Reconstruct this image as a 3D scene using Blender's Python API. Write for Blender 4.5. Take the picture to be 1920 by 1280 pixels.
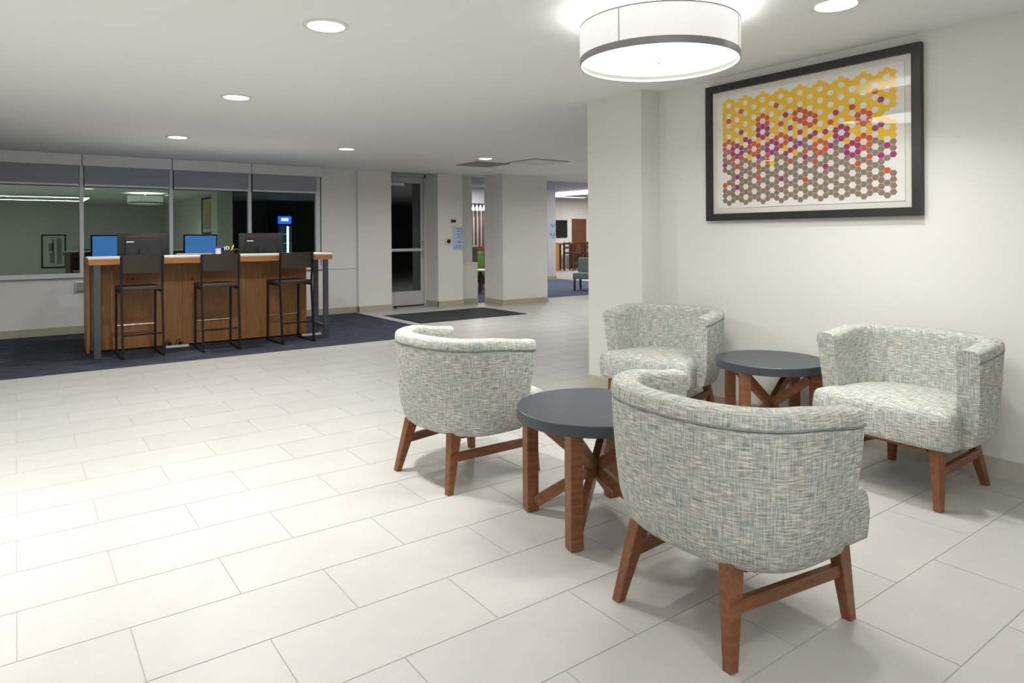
import bpy, bmesh, math, random
from mathutils import Vector, Matrix
random.seed(7)
PI = math.pi
for o in list(bpy.data.objects):
    bpy.data.objects.remove(o)
scn = bpy.context.scene
COL = scn.collection

# ------------------------------------------------------------------ camera
H = 1.25                       # eye height
YAW, ROLL, FPX, CX, CY = 0.63, -0.0062, 1276.0, 960.0, 442.0
c_, s_ = math.cos(YAW), math.sin(YAW)
FWD = Vector((s_, c_, 0)); R0 = Vector((c_, -s_, 0)); U0 = Vector((0, 0, 1))
RT = R0 * math.cos(ROLL) + U0 * math.sin(ROLL)
UP = -R0 * math.sin(ROLL) + U0 * math.cos(ROLL)
cam = bpy.data.cameras.new('camera'); camo = bpy.data.objects.new('camera', cam); COL.objects.link(camo)
cam.sensor_width = 36; cam.lens = FPX / 1920 * 36; cam.shift_y = (CY - 640) / 1920
cam.clip_start = 0.05; cam.clip_end = 200
camo.matrix_world = Matrix(((RT.x, UP.x, -FWD.x, 0), (RT.y, UP.y, -FWD.y, 0), (RT.z, UP.z, -FWD.z, H), (0, 0, 0, 1)))
scn.camera = camo

def proj(p):
    d = Vector(p) - Vector((0, 0, H)); z = d.dot(FWD)
    return (CX + FPX * d.dot(RT) / z, CY - FPX * d.dot(UP) / z, z)

# ------------------------------------------------------------------ world, exposure
w = bpy.data.worlds.new('night'); scn.world = w; w.use_nodes = True
bg = w.node_tree.nodes['Background']; bg.inputs[0].default_value = (0.02, 0.03, 0.05, 1); bg.inputs[1].default_value = 0.15
vs = scn.view_settings
vs.view_transform = 'Standard'; vs.look = 'None'; vs.gamma = 1.0; vs.use_curve_mapping = False
vs.exposure = 0.15

# ------------------------------------------------------------------ materials
def newmat(name):
    m = bpy.data.materials.new(name); m.use_nodes = True
    return m, m.node_tree, m.node_tree.nodes['Principled BSDF']

def N(nt, kind, **kw):
    n = nt.nodes.new(kind)
    for k, v in kw.items():
        setattr(n, k, v)
    return n

def setin(n, **kw):
    for k, v in kw.items():
        n.inputs[k.replace('_', ' ')].default_value = v
    return n

def plain(name, col, rough=0.5, metal=0.0, var=0.04, scale=6.0, bump=0.0, spec=0.5, coord='Object'):
    m, nt, b = newmat(name)
    tc = N(nt, 'ShaderNodeTexCoord')
    nz = N(nt, 'ShaderNodeTexNoise'); setin(nz, Scale=scale, Detail=4.0)
    nt.links.new(tc.outputs[coord], nz.inputs['Vector'])
    r = N(nt, 'ShaderNodeValToRGB')
    r.color_ramp.elements[0].position = 0.3; r.color_ramp.elements[1].position = 0.7
    r.color_ramp.elements[0].color = tuple(c * (1 - var) for c in col) + (1,)
    r.color_ramp.elements[1].color = tuple(min(1, c * (1 + var)) for c in col) + (1,)
    nt.links.new(nz.outputs['Fac'], r.inputs[0]); nt.links.new(r.outputs[0], b.inputs['Base Color'])
    b.inputs['Roughness'].default_value = rough; b.inputs['Metallic'].default_value = metal
    b.inputs['Specular IOR Level'].default_value = spec
    if bump:
        bp = N(nt, 'ShaderNodeBump'); bp.inputs['Strength'].default_value = bump; bp.inputs['Distance'].default_value = 0.002
        nt.links.new(nz.outputs['Fac'], bp.inputs['Height']); nt.links.new(bp.outputs[0], b.inputs['Normal'])
    return m

def emit(name, col, strength):
    m, nt, b = newmat(name)
    b.inputs['Base Color'].default_value = (0.8, 0.8, 0.8, 1)
    b.inputs['Emission Color'].default_value = col + (1,); b.inputs['Emission Strength'].default_value = strength
    return m

def wood(name, a, b_, rough=0.42, sx=2.0, sy=26.0, sz=26.0):
    m, nt, b = newmat(name)
    tc = N(nt, 'ShaderNodeTexCoord'); mp = N(nt, 'ShaderNodeMapping'); mp.inputs['Scale'].default_value = (sx, sy, sz)
    nz = N(nt, 'ShaderNodeTexNoise'); setin(nz, Scale=2.2, Detail=6.0, Roughness=0.65, Distortion=0.4)
    nt.links.new(tc.outputs['Object'], mp.inputs[0]); nt.links.new(mp.outputs[0], nz.inputs['Vector'])
    r = N(nt, 'ShaderNodeValToRGB')
    r.color_ramp.elements[0].position = 0.32; r.color_ramp.elements[1].position = 0.7
    r.color_ramp.elements[0].color = a + (1,); r.color_ramp.elements[1].color = b_ + (1,)
    nt.links.new(nz.outputs['Fac'], r.inputs[0]); nt.links.new(r.outputs[0], b.inputs['Base Color'])
    b.inputs['Roughness'].default_value = rough
    return m

def glass(name, tint, refl, see=(1, 1, 1), gain=1.0):
    # thin pane: mostly clear, mirrors the room in front of it
    m = bpy.data.materials.new(name); m.use_nodes = True; nt = m.node_tree; nt.nodes.clear()
    out = N(nt, 'ShaderNodeOutputMaterial'); mix = N(nt, 'ShaderNodeMixShader')
    tr = N(nt, 'ShaderNodeBsdfTransparent'); tr.inputs[0].default_value = see + (1,)
    gl = N(nt, 'ShaderNodeBsdfGlossy'); gl.inputs[0].default_value = tint + (1,); gl.inputs['Roughness'].default_value = 0.0
    lw = N(nt, 'ShaderNodeFresnel'); lw.inputs['IOR'].default_value = 1.5
    mu = N(nt, 'ShaderNodeMath', operation='MULTIPLY_ADD'); mu.inputs[1].default_value = gain; mu.inputs[2].default_value = refl - 0.04 * gain
    mu.use_clamp = True
    nt.links.new(lw.outputs[0], mu.inputs[0]); nt.links.new(mu.outputs[0], mix.inputs[0])
    nt.links.new(tr.outputs[0], mix.inputs[1]); nt.links.new(gl.outputs[0], mix.inputs[2]); nt.links.new(mix.outputs[0], out.inputs[0])
    return m

def fabric(name):
    # tweed: weft streaks crossed by warp streaks, in cream, sage, slate blue and tan
    m, nt, b = newmat(name); b.inputs['Roughness'].default_value = 0.95; b.inputs['Specular IOR Level'].default_value = 0.15
    tc = N(nt, 'ShaderNodeTexCoord')
    def streak(sc, detail=2.0, off=0.0):
        mp = N(nt, 'ShaderNodeMapping'); mp.inputs['Scale'].default_value = sc; mp.inputs['Location'].default_value = (off, off * 1.7, 0)
        nz = N(nt, 'ShaderNodeTexNoise'); setin(nz, Scale=1.0, Detail=detail, Roughness=0.6)
        nt.links.new(tc.outputs['UV'], mp.inputs[0]); nt.links.new(mp.outputs[0], nz.inputs['Vector'])
        return nz.outputs['Fac']
    def ramp(fac, stops):
        r = N(nt, 'ShaderNodeValToRGB'); e = r.color_ramp.elements
        while len(e) < len(stops): e.new(0.5)
        for k, (p, c) in enumerate(stops):
            e[k].position = p; e[k].color = c + (1,)
        nt.links.new(fac, r.inputs[0]); return r.outputs[0]
    cream, sage, slate, tan, dark = (0.82, 0.81, 0.72), (0.42, 0.46, 0.41), (0.36, 0.43, 0.46), (0.52, 0.45, 0.34), (0.13, 0.15, 0.15)
    weft = streak((20, 210, 1), 3.0); warp = streak((190, 15, 1), 3.0, 3.3); patch = streak((13, 13, 1), 3.0, 8.1); fine = streak((420, 420, 1), 1.0, 1.3)
    cw = ramp(weft, [(0.33, dark), (0.43, sage), (0.50, tan), (0.57, cream), (0.66, (0.90, 0.89, 0.82))])
    cp = ramp(warp, [(0.33, dark), (0.43, slate), (0.50, (0.40, 0.48, 0.47)), (0.58, (0.66, 0.69, 0.64)), (0.70, cream)])
    pf = N(nt, 'ShaderNodeMapRange'); pf.inputs[1].default_value = 0.35; pf.inputs[2].default_value = 0.65; pf.inputs[3].default_value = 0.22; pf.inputs[4].default_value = 0.68
    nt.links.new(patch, pf.inputs[0])
    mx = N(nt, 'ShaderNodeMix', data_type='RGBA'); nt.links.new(pf.outputs[0], mx.inputs[0]); nt.links.new(cw, mx.inputs[6]); nt.links.new(cp, mx.inputs[7])
    fr = ramp(fine, [(0.3, (0.72, 0.72, 0.72)), (0.7, (1.12, 1.12, 1.12))])
    ml = N(nt, 'ShaderNodeMix', data_type='RGBA', blend_type='MULTIPLY'); ml.inputs[0].default_value = 1.0
    nt.links.new(mx.outputs[2], ml.inputs[6]); nt.links.new(fr, ml.inputs[7]); nt.links.new(ml.outputs[2], b.inputs['Base Color'])
    ad = N(nt, 'ShaderNodeMath', operation='ADD'); nt.links.new(weft, ad.inputs[0]); nt.links.new(warp, ad.inputs[1])
    bp = N(nt, 'ShaderNodeBump'); bp.inputs['Strength'].default_value = 0.35; bp.inputs['Distance'].default_value = 0.002
    nt.links.new(ad.outputs[0], bp.inputs['Height']); nt.links.new(bp.outputs[0], b.inputs['Normal'])
    return m

def tile_mat():
    m, nt, b = newmat('porcelain_tile')
    tc = N(nt, 'ShaderNodeTexCoord'); oi = N(nt, 'ShaderNodeObjectInfo')
    nz = N(nt, 'ShaderNodeTexNoise'); setin(nz, Scale=5.0, Detail=8.0, Roughness=0.65)
    gm = N(nt, 'ShaderNodeNewGeometry'); nt.links.new(gm.outputs['Position'], nz.inputs['Vector'])
    r = N(nt, 'ShaderNodeValToRGB'); r.color_ramp.elements[0].position = 0.3; r.color_ramp.elements[1].position = 0.72
    r.color_ramp.elements[0].color = (0.480, 0.471, 0.450, 1); r.color_ramp.elements[1].color = (0.522, 0.512, 0.488, 1)
    nt.links.new(nz.outputs['Fac'], r.inputs[0])
    mr = N(nt, 'ShaderNodeMapRange'); mr.inputs[3].default_value = 0.975; mr.inputs[4].default_value = 1.02
    nt.links.new(oi.outputs['Random'], mr.inputs[0])
    vm = N(nt, 'ShaderNodeVectorMath', operation='SCALE'); nt.links.new(r.outputs[0], vm.inputs[0]); nt.links.new(mr.outputs[0], vm.inputs['Scale'])
    nt.links.new(vm.outputs[0], b.inputs['Base Color'])
    b.inputs['Roughness'].default_value = 0.42; b.inputs['Specular IOR Level'].default_value = 0.35
    return m

def carpet_mat(name, a, b_, c3):
    m, nt, b = newmat(name); b.inputs['Roughness'].default_value = 1.0; b.inputs['Specular IOR Level'].default_value = 0.05
    gm = N(nt, 'ShaderNodeNewGeometry'); mp = N(nt, 'ShaderNodeMapping'); mp.inputs['Scale'].default_value = (3.0, 40.0, 1.0)
    nz = N(nt, 'ShaderNodeTexNoise'); setin(nz, Scale=1.0, Detail=5.0, Roughness=0.7)
    nt.links.new(gm.outputs['Position'], mp.inputs[0]); nt.links.new(mp.outputs[0], nz.inputs['Vector'])
    r = N(nt, 'ShaderNodeValToRGB'); r.color_ramp.elements.new(0.5)
    for e, p, c in zip(r.color_ramp.elements, (0.3, 0.5, 0.7), (a, b_, c3)):
        e.position = p; e.color = c + (1,)
    nt.links.new(nz.outputs['Fac'], r.inputs[0]); nt.links.new(r.outputs[0], b.inputs['Base Color'])
    n2 = N(nt, 'ShaderNodeTexNoise'); setin(n2, Scale=400.0, Detail=1.0); nt.links.new(gm.outputs['Position'], n2.inputs['Vector'])
    bp = N(nt, 'ShaderNodeBump'); bp.inputs['Strength'].default_value = 0.5; bp.inputs['Distance'].default_value = 0.003
    nt.links.new(n2.outputs['Fac'], bp.inputs['Height']); nt.links.new(bp.outputs[0], b.inputs['Normal'])
    return m

M = dict(
    wall=plain('wall_paint', (0.81, 0.805, 0.755), 0.7, var=0.012, scale=1.5),
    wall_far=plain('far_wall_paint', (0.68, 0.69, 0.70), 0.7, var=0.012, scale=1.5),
    wall_dark=plain('dark_olive_wall_paint', (0.10, 0.10, 0.075), 0.7, var=0.05),
    ceil=plain('ceiling_paint', (0.87, 0.87, 0.855), 0.75, var=0.01, scale=1.0),
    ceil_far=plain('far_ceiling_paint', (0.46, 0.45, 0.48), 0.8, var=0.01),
    base=plain('baseboard_vinyl', (0.47, 0.43, 0.34), 0.5, var=0.03),
    base_right=plain('baseboard_cream', (0.58, 0.55, 0.47), 0.5, var=0.03),
    grout=plain('grout', (0.41, 0.395, 0.37), 0.9, var=0.05),
    tile=tile_mat(),
    carpet=carpet_mat('blue_carpet', (0.018, 0.021, 0.031), (0.052, 0.058, 0.080), (0.13, 0.14, 0.175)),
    carpet_far=carpet_mat('far_blue_carpet', (0.06, 0.08, 0.13), (0.10, 0.125, 0.19), (0.16, 0.19, 0.27)),
    mat=plain('black_mat_fibre', (0.022, 0.025, 0.030), 0.95, var=0.3, scale=150, bump=0.4),
    fabric=fabric('tweed_fabric'),
    piping=plain('piping_cord', (0.30, 0.33, 0.31), 0.9, var=0.25, scale=120),
    leg=wood('walnut_stain', (0.15, 0.052, 0.018), (0.27, 0.105, 0.04), 0.38),
    leg_table=wood('table_walnut_stain', (0.17, 0.062, 0.022), (0.31, 0.125, 0.05), 0.38),
    slate=plain('charcoal_laminate', (0.050, 0.060, 0.075), 0.38, var=0.06, scale=40),
    oak=wood('oak_veneer', (0.29, 0.125, 0.038), (0.42, 0.20, 0.07), 0.45, 30.0, 30.0, 1.6),
    oak_edge=wood('oak_edge', (0.46, 0.19, 0.058), (0.62, 0.29, 0.10), 0.45, 1.6, 30.0, 30.0),
    white=plain('white_laminate', (0.82, 0.81, 0.78), 0.4, var=0.02),
    steel=plain('gunmetal_paint', (0.10, 0.11, 0.12), 0.45, 0.3, var=0.06),
    black=plain('black_metal', (0.012, 0.011, 0.010), 0.5, 0.0, var=0.1, spec=0.3),
    leather=plain('dark_brown_leather', (0.050, 0.036, 0.026), 0.55, var=0.12, scale=60, bump=0.2),
    chrome=plain('polished_steel', (0.85, 0.80, 0.72), 0.22, 1.0, var=0.02),
    alu=plain('anodised_aluminium', (0.70, 0.71, 0.73), 0.4, 0.1, var=0.03),
    alu_dk=plain('door_aluminium', (0.60, 0.60, 0.60), 0.45, 0.1, var=0.03),
    valance=plain('valance_paint', (0.74, 0.74, 0.70), 0.6, var=0.02),
    shade=plain('grey_blind_fabric', (0.33, 0.335, 0.37), 0.9, var=0.03, scale=200),
    win_glass=glass('window_glass', (0.70, 0.90, 0.76), 0.26, (0.5, 0.55, 0.5)),
    door_glass=glass('door_glass', (0.85, 0.90, 0.85), 0.13, (0.6, 0.62, 0.6)),
    pic_glass=glass('picture_glass', (1, 1, 1), 0.016, gain=0.4),
    frame=plain('black_frame_wood', (0.022, 0.022, 0.024), 0.4, var=0.15),
    matboard=plain('mat_board', (0.87, 0.84, 0.76), 0.8, var=0.01),
    paper=plain('print_paper', (0.90, 0.89, 0.86), 0.8, var=0.01),
    hx_y=plain('ink_yellow', (1.0, 0.64, 0.03), 0.7, var=0.03), hx_o=plain('ink_orange', (0.70, 0.11, 0.025), 0.7, var=0.05),
    hx_m=plain('ink_magenta', (0.42, 0.03, 0.19), 0.7, var=0.05), hx_t=plain('ink_taupe', (0.30, 0.225, 0.165), 0.7, var=0.04),
    pewter=plain('brushed_pewter', (0.33, 0.33, 0.33), 0.35, 0.4, var=0.05),
    lip=plain('pale_acrylic', (0.62, 0.64, 0.60), 0.4, var=0.02),
    plastic_dk=plain('charcoal_plastic', (0.012, 0.012, 0.016), 0.5, var=0.08),
    plastic_bk=plain('black_plastic', (0.008, 0.008, 0.010), 0.4, var=0.1),
    red=plain('dull_red_plastic', (0.16, 0.02, 0.02), 0.5),
    white_pl=plain('white_plastic', (0.78, 0.78, 0.78), 0.4, var=0.02),
    grey_pl=plain('grey_plastic', (0.34, 0.34, 0.33), 0.5, var=0.03),
    yellow_pl=plain('yellow_plastic', (0.75, 0.72, 0.03), 0.4), blue_pl=plain('blue_plastic', (0.03, 0.06, 0.55), 0.4),
    poster=plain('pale_blue_paper', (0.50, 0.63, 0.74), 0.7, var=0.02), poster_ink=plain('blue_ink', (0.10, 0.23, 0.46), 0.7),
    vent=plain('vent_grey', (0.30, 0.29, 0.27), 0.6), vent_dk=plain('vent_dark', (0.10, 0.10, 0.09), 0.7),
    green=plain('green_upholstery', (0.09, 0.24, 0.035), 0.85, var=0.1, scale=30),
    teal_grey=plain('grey_green_upholstery', (0.24, 0.28, 0.26), 0.9, var=0.1, scale=60),
    dk_wood=wood('dark_wood', (0.06, 0.024, 0.012), (0.12, 0.05, 0.024), 0.45),
    door_wood=wood('mahogany', (0.13, 0.045, 0.02), (0.20, 0.075, 0.034), 0.45, 20, 20, 2),
    slat=plain('brown_slat', (0.16, 0.12, 0.10), 0.6),
    screen_off=plain('dark_screen', (0.012, 0.013, 0.015), 0.25),
    screen=emit('blue_screen', (0.035, 0.17, 0.62), 2.2),
    lamp=emit('lamp_white', (1.0, 0.97, 0.92), 9.0),
    drum_lens=emit('drum_diffuser', (1.0, 0.985, 0.95), 1.1),
    drum_shade=emit('drum_shade_fabric', (1.0, 0.99, 0.96), 0.42),
    led=emit('led_strip', (1.0, 0.985, 0.965), 27.0),
    cove=emit('cove_led', (0.90, 0.93, 1.0), 3.0),
    cool_blue=emit('cooler_blue', (0.02, 0.08, 0.9), 4.0), cool_white=emit('cooler_tube', (0.6, 0.9, 1.0), 9.0),
)

# ------------------------------------------------------------------ mesh helpers
def bm_box(bm, x0, x1, y0, y1, z0, z1, bev=0.0, seg=1, mtx=None):
    vs_ = [bm.verts.new((x, y, z)) for z in (z0, z1) for x, y in ((x0, y0), (x1, y0), (x1, y1), (x0, y1))]
    fs = [bm.faces.new([vs_[i] for i in f]) for f in ((3, 2, 1, 0), (4, 5, 6, 7), (0, 1, 5, 4), (1, 2, 6, 5), (2, 3, 7, 6), (3, 0, 4, 7))]
    if bev:
        es = list({e for f in fs for e in f.edges})
        r = bmesh.ops.bevel(bm, geom=es, offset=bev, segments=seg, affect='EDGES', profile=0.5)
        vs_ = list({v for f in r['faces'] for v in f.verts} | {v for v in vs_ if v.is_valid})
    if mtx is not None:
        bmesh.ops.transform(bm, matrix=mtx, verts=[v for v in vs_ if v.is_valid])
    return vs_

def bm_hex8(bm, bot, top):
    vs_ = [bm.verts.new(p) for p in bot] + [bm.verts.new(p) for p in top]
    for f in ((3, 2, 1, 0), (4, 5, 6, 7), (0, 1, 5, 4), (1, 2, 6, 5), (2, 3, 7, 6), (3, 0, 4, 7)):
        bm.faces.new([vs_[i] for i in f])

def bm_bar(bm, a, b, w_, d_, up=(0, 0, 1)):
    # rectangular bar from a to b; w_ across, d_ along 'up'-ish
    a, b = Vector(a), Vector(b); t = (b - a).normalized(); u = Vector(up)
    if abs(t.dot(u)) > 0.95: u = Vector((0, 1, 0))
    s = t.cross(u).normalized() * w_ / 2; n = s.cross(t).normalized() * d_ / 2
    bm_hex8(bm, [a - s - n, a + s - n, a + s + n, a - s + n], [b - s - n, b + s - n, b + s + n, b - s + n])

def bm_lathe(bm, prof, seg=48, cx=0, cy=0, closed=False):
    rings = []
    for r, z in prof:
        rings.append([bm.verts.new((cx + r * math.cos(2 * PI * i / seg), cy + r * math.sin(2 * PI * i / seg), z)) for i in range(seg)] if r > 1e-6 else [bm.verts.new((cx, cy, z))])
    pairs = list(zip(rings[:-1], rings[1:])) + ([(rings[-1], rings[0])] if closed else [])
    for a, b in pairs:
        for i in range(seg):
            j = (i + 1) % seg
            f = [a[i % len(a)], a[j % len(a)], b[j % len(b)], b[i % len(b)]]
            g = []
            for v in f:
                if v not in g: g.append(v)
            if len(g) > 2: bm.faces.new(g)

def bm_tube(bm, pts, r, seg=8):
    rings = []; pts = [Vector(p) for p in pts]
    for i, p in enumerate(pts):
        t = (pts[min(i + 1, len(pts) - 1)] - pts[max(i - 1, 0)]).normalized()
        u = Vector((0, 0, 1)) if abs(t.z) < 0.9 else Vector((0, 1, 0))
        a = t.cross(u).normalized(); b = a.cross(t)
        rings.append([bm.verts.new(p + (a * math.cos(2 * PI * k / seg) + b * math.sin(2 * PI * k / seg)) * r) for k in range(seg)])
    for a, b in zip(rings[:-1], rings[1:]):
        for k in range(seg):
            bm.faces.new((a[k], a[(k + 1) % seg], b[(k + 1) % seg], b[k]))
    bm.faces.new(rings[0][::-1]); bm.faces.new(rings[-1])

def obj(name, bm, mat, parent=None, smooth=False, loc=None, rz=0.0, mats=None, fix=True):
    if fix: bmesh.ops.recalc_face_normals(bm, faces=bm.faces)
    me = bpy.data.meshes.new(name); bm.to_mesh(me); bm.free()
    for mm in (mats or [mat]): me.materials.append(mm)
    if smooth:
        for p in me.polygons: p.use_smooth = True
        if smooth != 'all':
            me.set_sharp_from_angle(angle=math.radians(40))
    o = bpy.data.objects.new(name, me); COL.objects.link(o)
    if parent: o.parent = parent
    if loc is not None: o.location = loc
    o.rotation_euler.z = rz
    return o

def box(name, b, mat, parent=None, bev=0.0, seg=1, loc=None, rz=0.0):
    bm = bmesh.new(); bm_box(bm, *b, bev=bev, seg=seg)
    return obj(name, bm, mat, parent, smooth=bool(bev) and seg > 1, loc=loc, rz=rz)

def boxes(name, bs, mat, parent=None, loc=None, rz=0.0, bev=0.0):
    bm = bmesh.new()
    for b in bs: bm_box(bm, *b, bev=bev)
    return obj(name, bm, mat, parent, loc=loc, rz=rz)

def lathe(name, prof, mat, parent=None, seg=48, loc=None, closed=False, smooth=True):
    bm = bmesh.new(); bm_lathe(bm, prof, seg, closed=closed)
    return obj(name, bm, mat, parent, smooth=smooth, loc=loc)

def tag(o, label, cat, group=None):
    o['label'] = label; o['category'] = cat
    if group: o['group'] = group
    return o

def thing(name, label, cat, loc=(0, 0, 0), rz=0.0, group=None):
    o = bpy.data.objects.new(name, None); COL.objects.link(o); o.empty_display_size = 0.1
    o.location = loc; o.rotation_euler.z = rz
    return tag(o, label, cat, group)

def struct(o, label=None):
    o['kind'] = 'structure'
    if label: o['label'] = label
    return o

def copy_tree(o, parent=None):
    c = o.copy(); COL.objects.link(c)
    if parent: c.parent = parent
    for ch in list(o.children): copy_tree(ch, c)
    return c

def place(proto, first, loc, rz, label=None, group=None):
    t = proto if first else copy_tree(proto)
    t.location = loc; t.rotation_euler.z = rz
    if label: t['label'] = label
    if group: t['group'] = group
    return t

def lamp_light(name, kind, loc, energy, parent=None, color=(1, 0.985, 0.95), **kw):
    l = bpy.data.lights.new(name, kind); l.energy = energy; l.color = color
    for k, v in kw.items(): setattr(l, k, v)
    o = bpy.data.objects.new(name, l); COL.objects.link(o); o.location = loc
    if parent: o.parent = parent
    return o

# ------------------------------------------------------------------ the setting
ZC = 2.36
XR, XP = 4.05, 3.847           # right wall, pier in front of it
YP0, YP1 = 3.60, 4.20          # pier extent
YW = 10.62                     # window wall
XL, YB = -5.2, -4.2            # left and back wall (behind the camera)
XE = 11.6                      # far side of the lobby beyond the pier

# floor: grout bed plus tiles
floor = struct(box('floor', (XL, 20.2, YB, 20.2, -0.08, -0.002), M['grout']), 'pale porcelain tile floor with thin joints')
TL, TW = H / 1.9644, 0.5237 * H / 1.9644
TX0, TY0 = -0.005 * TL, 3.9187 * TL
GAP = 0.0026
CARX, CARY = 4.53, 7.535
def clipped(x0, x1, y0, y1):
    # keep tiles clear of the carpet, and inside the walls
    x0 = max(x0, XL); y0 = max(y0, YB); x1 = min(x1, XE); y1 = min(y1, YW)
    if y1 <= y0 or x1 <= x0: return []
    if y0 >= CARY - 1e-4 or (y1 > CARY and x0 < CARX):
        if x1 <= CARX and y0 >= CARY: return []
        if x0 < CARX < x1 and y0 >= CARY: return [(CARX, x1, y0, y1)]
        if y0 < CARY < y1 and x0 < CARX: 
            r = [(x0, x1, y0, CARY)]
            if x1 > CARX: r.append((CARX, x1, CARY, y1))
            return r
    return [(x0, x1, y0, y1)]
rects = []
for k in range(-21, 26):
    y0 = TY0 + k * TW; off = 0.0 if k % 2 == 0 else 0.4619
    for i in range(-10, 20):
        x0 = TX0 + (i + off) * TL
        for r in clipped(x0, x0 + TL, y0, y0 + TW): rects.append(r)
def vis(r):
    x0, x1, y0, y1 = r; cx, cy = (x0 + x1) / 2, (y0 + y1) / 2
    px, py, z = proj((cx, cy, 0))
    if z < 0.6: return 0
    # floor hidden behind the right wall and the pier
    for X, ya, yb in ((XR, YB, YP0), (XP, YP0, YP1)):
        if cx > X and ya < cy * X / cx < yb: return 0
    m = 230 * 2.0 / z
    if px < -m or px > 1920 + m or py > 1280 + m: return 0
    return 1 / z
order = sorted(rects, key=vis, reverse=True)
seen = [r for r in order if vis(r) > 0][:300]
ss = set(seen); rest = [r for r in rects if r not in ss]
cache = {}
for x0, x1, y0, y1 in seen:
    key = (round(x1 - x0, 3), round(y1 - y0, 3))
    if key[0] < 0.02 or key[1] < 0.02: continue
    if key not in cache:
        bm = bmesh.new(); a, b = (x1 - x0 - GAP) / 2, (y1 - y0 - GAP) / 2
        bm_hex8(bm, [(-a, -b, -0.008), (a, -b, -0.008), (a, b, -0.008), (-a, b, -0.008)], [(-a, -b, -0.0008), (a, -b, -0.0008), (a, b, -0.0008), (-a, b, -0.0008)])
        a -= 0.001; b -= 0.001
        bm_hex8(bm, [(-a, -b, -0.0012), (a, -b, -0.0012), (a, b, -0.0012), (-a, b, -0.0012)], [(-a, -b, 0), (a, -b, 0), (a, b, 0), (-a, b, 0)])
        bmesh.ops.recalc_face_normals(bm, faces=bm.faces)
        me = bpy.data.meshes.new('tile'); bm.to_mesh(me); bm.free(); me.materials.append(M['tile']); cache[key] = me
    o = bpy.data.objects.new('tile', cache[key]); COL.objects.link(o); o.parent = floor
    o.location = ((x0 + x1) / 2, (y0 + y1) / 2, 0)
bm = bmesh.new()
for x0, x1, y0, y1 in rest:
    bm_box(bm, x0 + GAP / 2, x1 - GAP / 2, y0 + GAP / 2, y1 - GAP / 2, -0.008, 0)
o = obj('tile_field', bm, M['tile'], floor); o['kind'] = 'stuff'
bm = bmesh.new()
for i in range(12):
    for j in range(15):
        x0 = 12.66 + i * TL; y0 = YW + j * TL
        bm_box(bm, x0, x0 + TL - GAP, y0, y0 + TL - GAP, -0.008, 0)
o = obj('tile_field', bm, M['tile'], floor); o['kind'] = 'stuff'

tag(box('carpet', (XL, CARX, CARY, 10.64, -0.006, 0.0), M['carpet']), 'dark navy streaked carpet under the long computer desk', 'carpet')
tag(box('carpet', (6.3, 12.66, YW, 20.0, -0.006, 0.0), M['carpet_far']), 'mid blue carpet of the lounge beyond the wide doorway', 'carpet')
dm = thing('door_mat', 'flat black entrance mat on tiles before the glass door', 'mat', (5.645, 9.275, 0))
box('pile', (-0.93, 0.93, -0.6, 0.6, 0.0, 0.008), M['mat'], dm)
boxes('border', [(-0.955, 0.955, -0.625, -0.6, 0, 0.005), (-0.955, 0.955, 0.6, 0.625, 0, 0.005), (-0.955, -0.93, -0.6, 0.6, 0, 0.005), (0.93, 0.955, -0.6, 0.6, 0, 0.005)], M['plastic_bk'], dm)

# ceilings
struct(box('ceiling', (XL, XE, YB, YW, ZC, ZC + 0.1), M['ceil']), 'smooth off-white lobby ceiling')
ZF = 2.62
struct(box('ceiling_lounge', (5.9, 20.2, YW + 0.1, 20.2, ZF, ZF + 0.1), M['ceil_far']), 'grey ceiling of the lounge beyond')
struct(box('wall_header', (5.9, XE, YW, YW + 0.1, ZC, ZF + 0.1), M['ceil']))

# walls
struct(box('wall_right', (XR, XR + 0.14, YB, YP0 + 0.3, 0, ZC), M['wall']), 'cream painted wall behind the seating')
struct(box('wall_right_pier', (XP, XR + 0.14, YP0, YP1, 0, ZC), M['wall']), 'cream pier projecting at the end of the right wall')
def baseb(name, segs, mat=None, h=0.1):
    struct(boxes(name, [(*s, 0, h) for s in segs], mat or M['base'], bev=0.0))
baseb('baseboard_right', [(XR - 0.012, XR, YB, YP0 - 0.012), (XP - 0.012, XR, YP0 - 0.012, YP0), (XP - 0.012, XP, YP0, YP1 + 0.012), (XP, XR + 0.14, YP1, YP1 + 0.012)], M['base_right'])
struct(box('wall_back', (XL, XR, YB - 0.12, YB, 0, ZC), M['wall']))
struct(box('wall_left', (XL - 0.12, XL, YB, YW, 0, ZC), M['wall']))
# dark market alcove behind the right wall (seen only mirrored in the window)
struct(box('wall_alcove_back', (XR + 0.14, XE, -0.1, 0.0, 0, ZC), M['wall_dark']))
struct(box('wall_alcove_lining', (XR + 0.14, XR + 0.16, 0.0, YP1, 0, ZC), M['wall_dark']))
struct(box('wall_east', (XE, XE + 0.12, 0.0, YW, 0, ZC), M['wall']))
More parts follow.
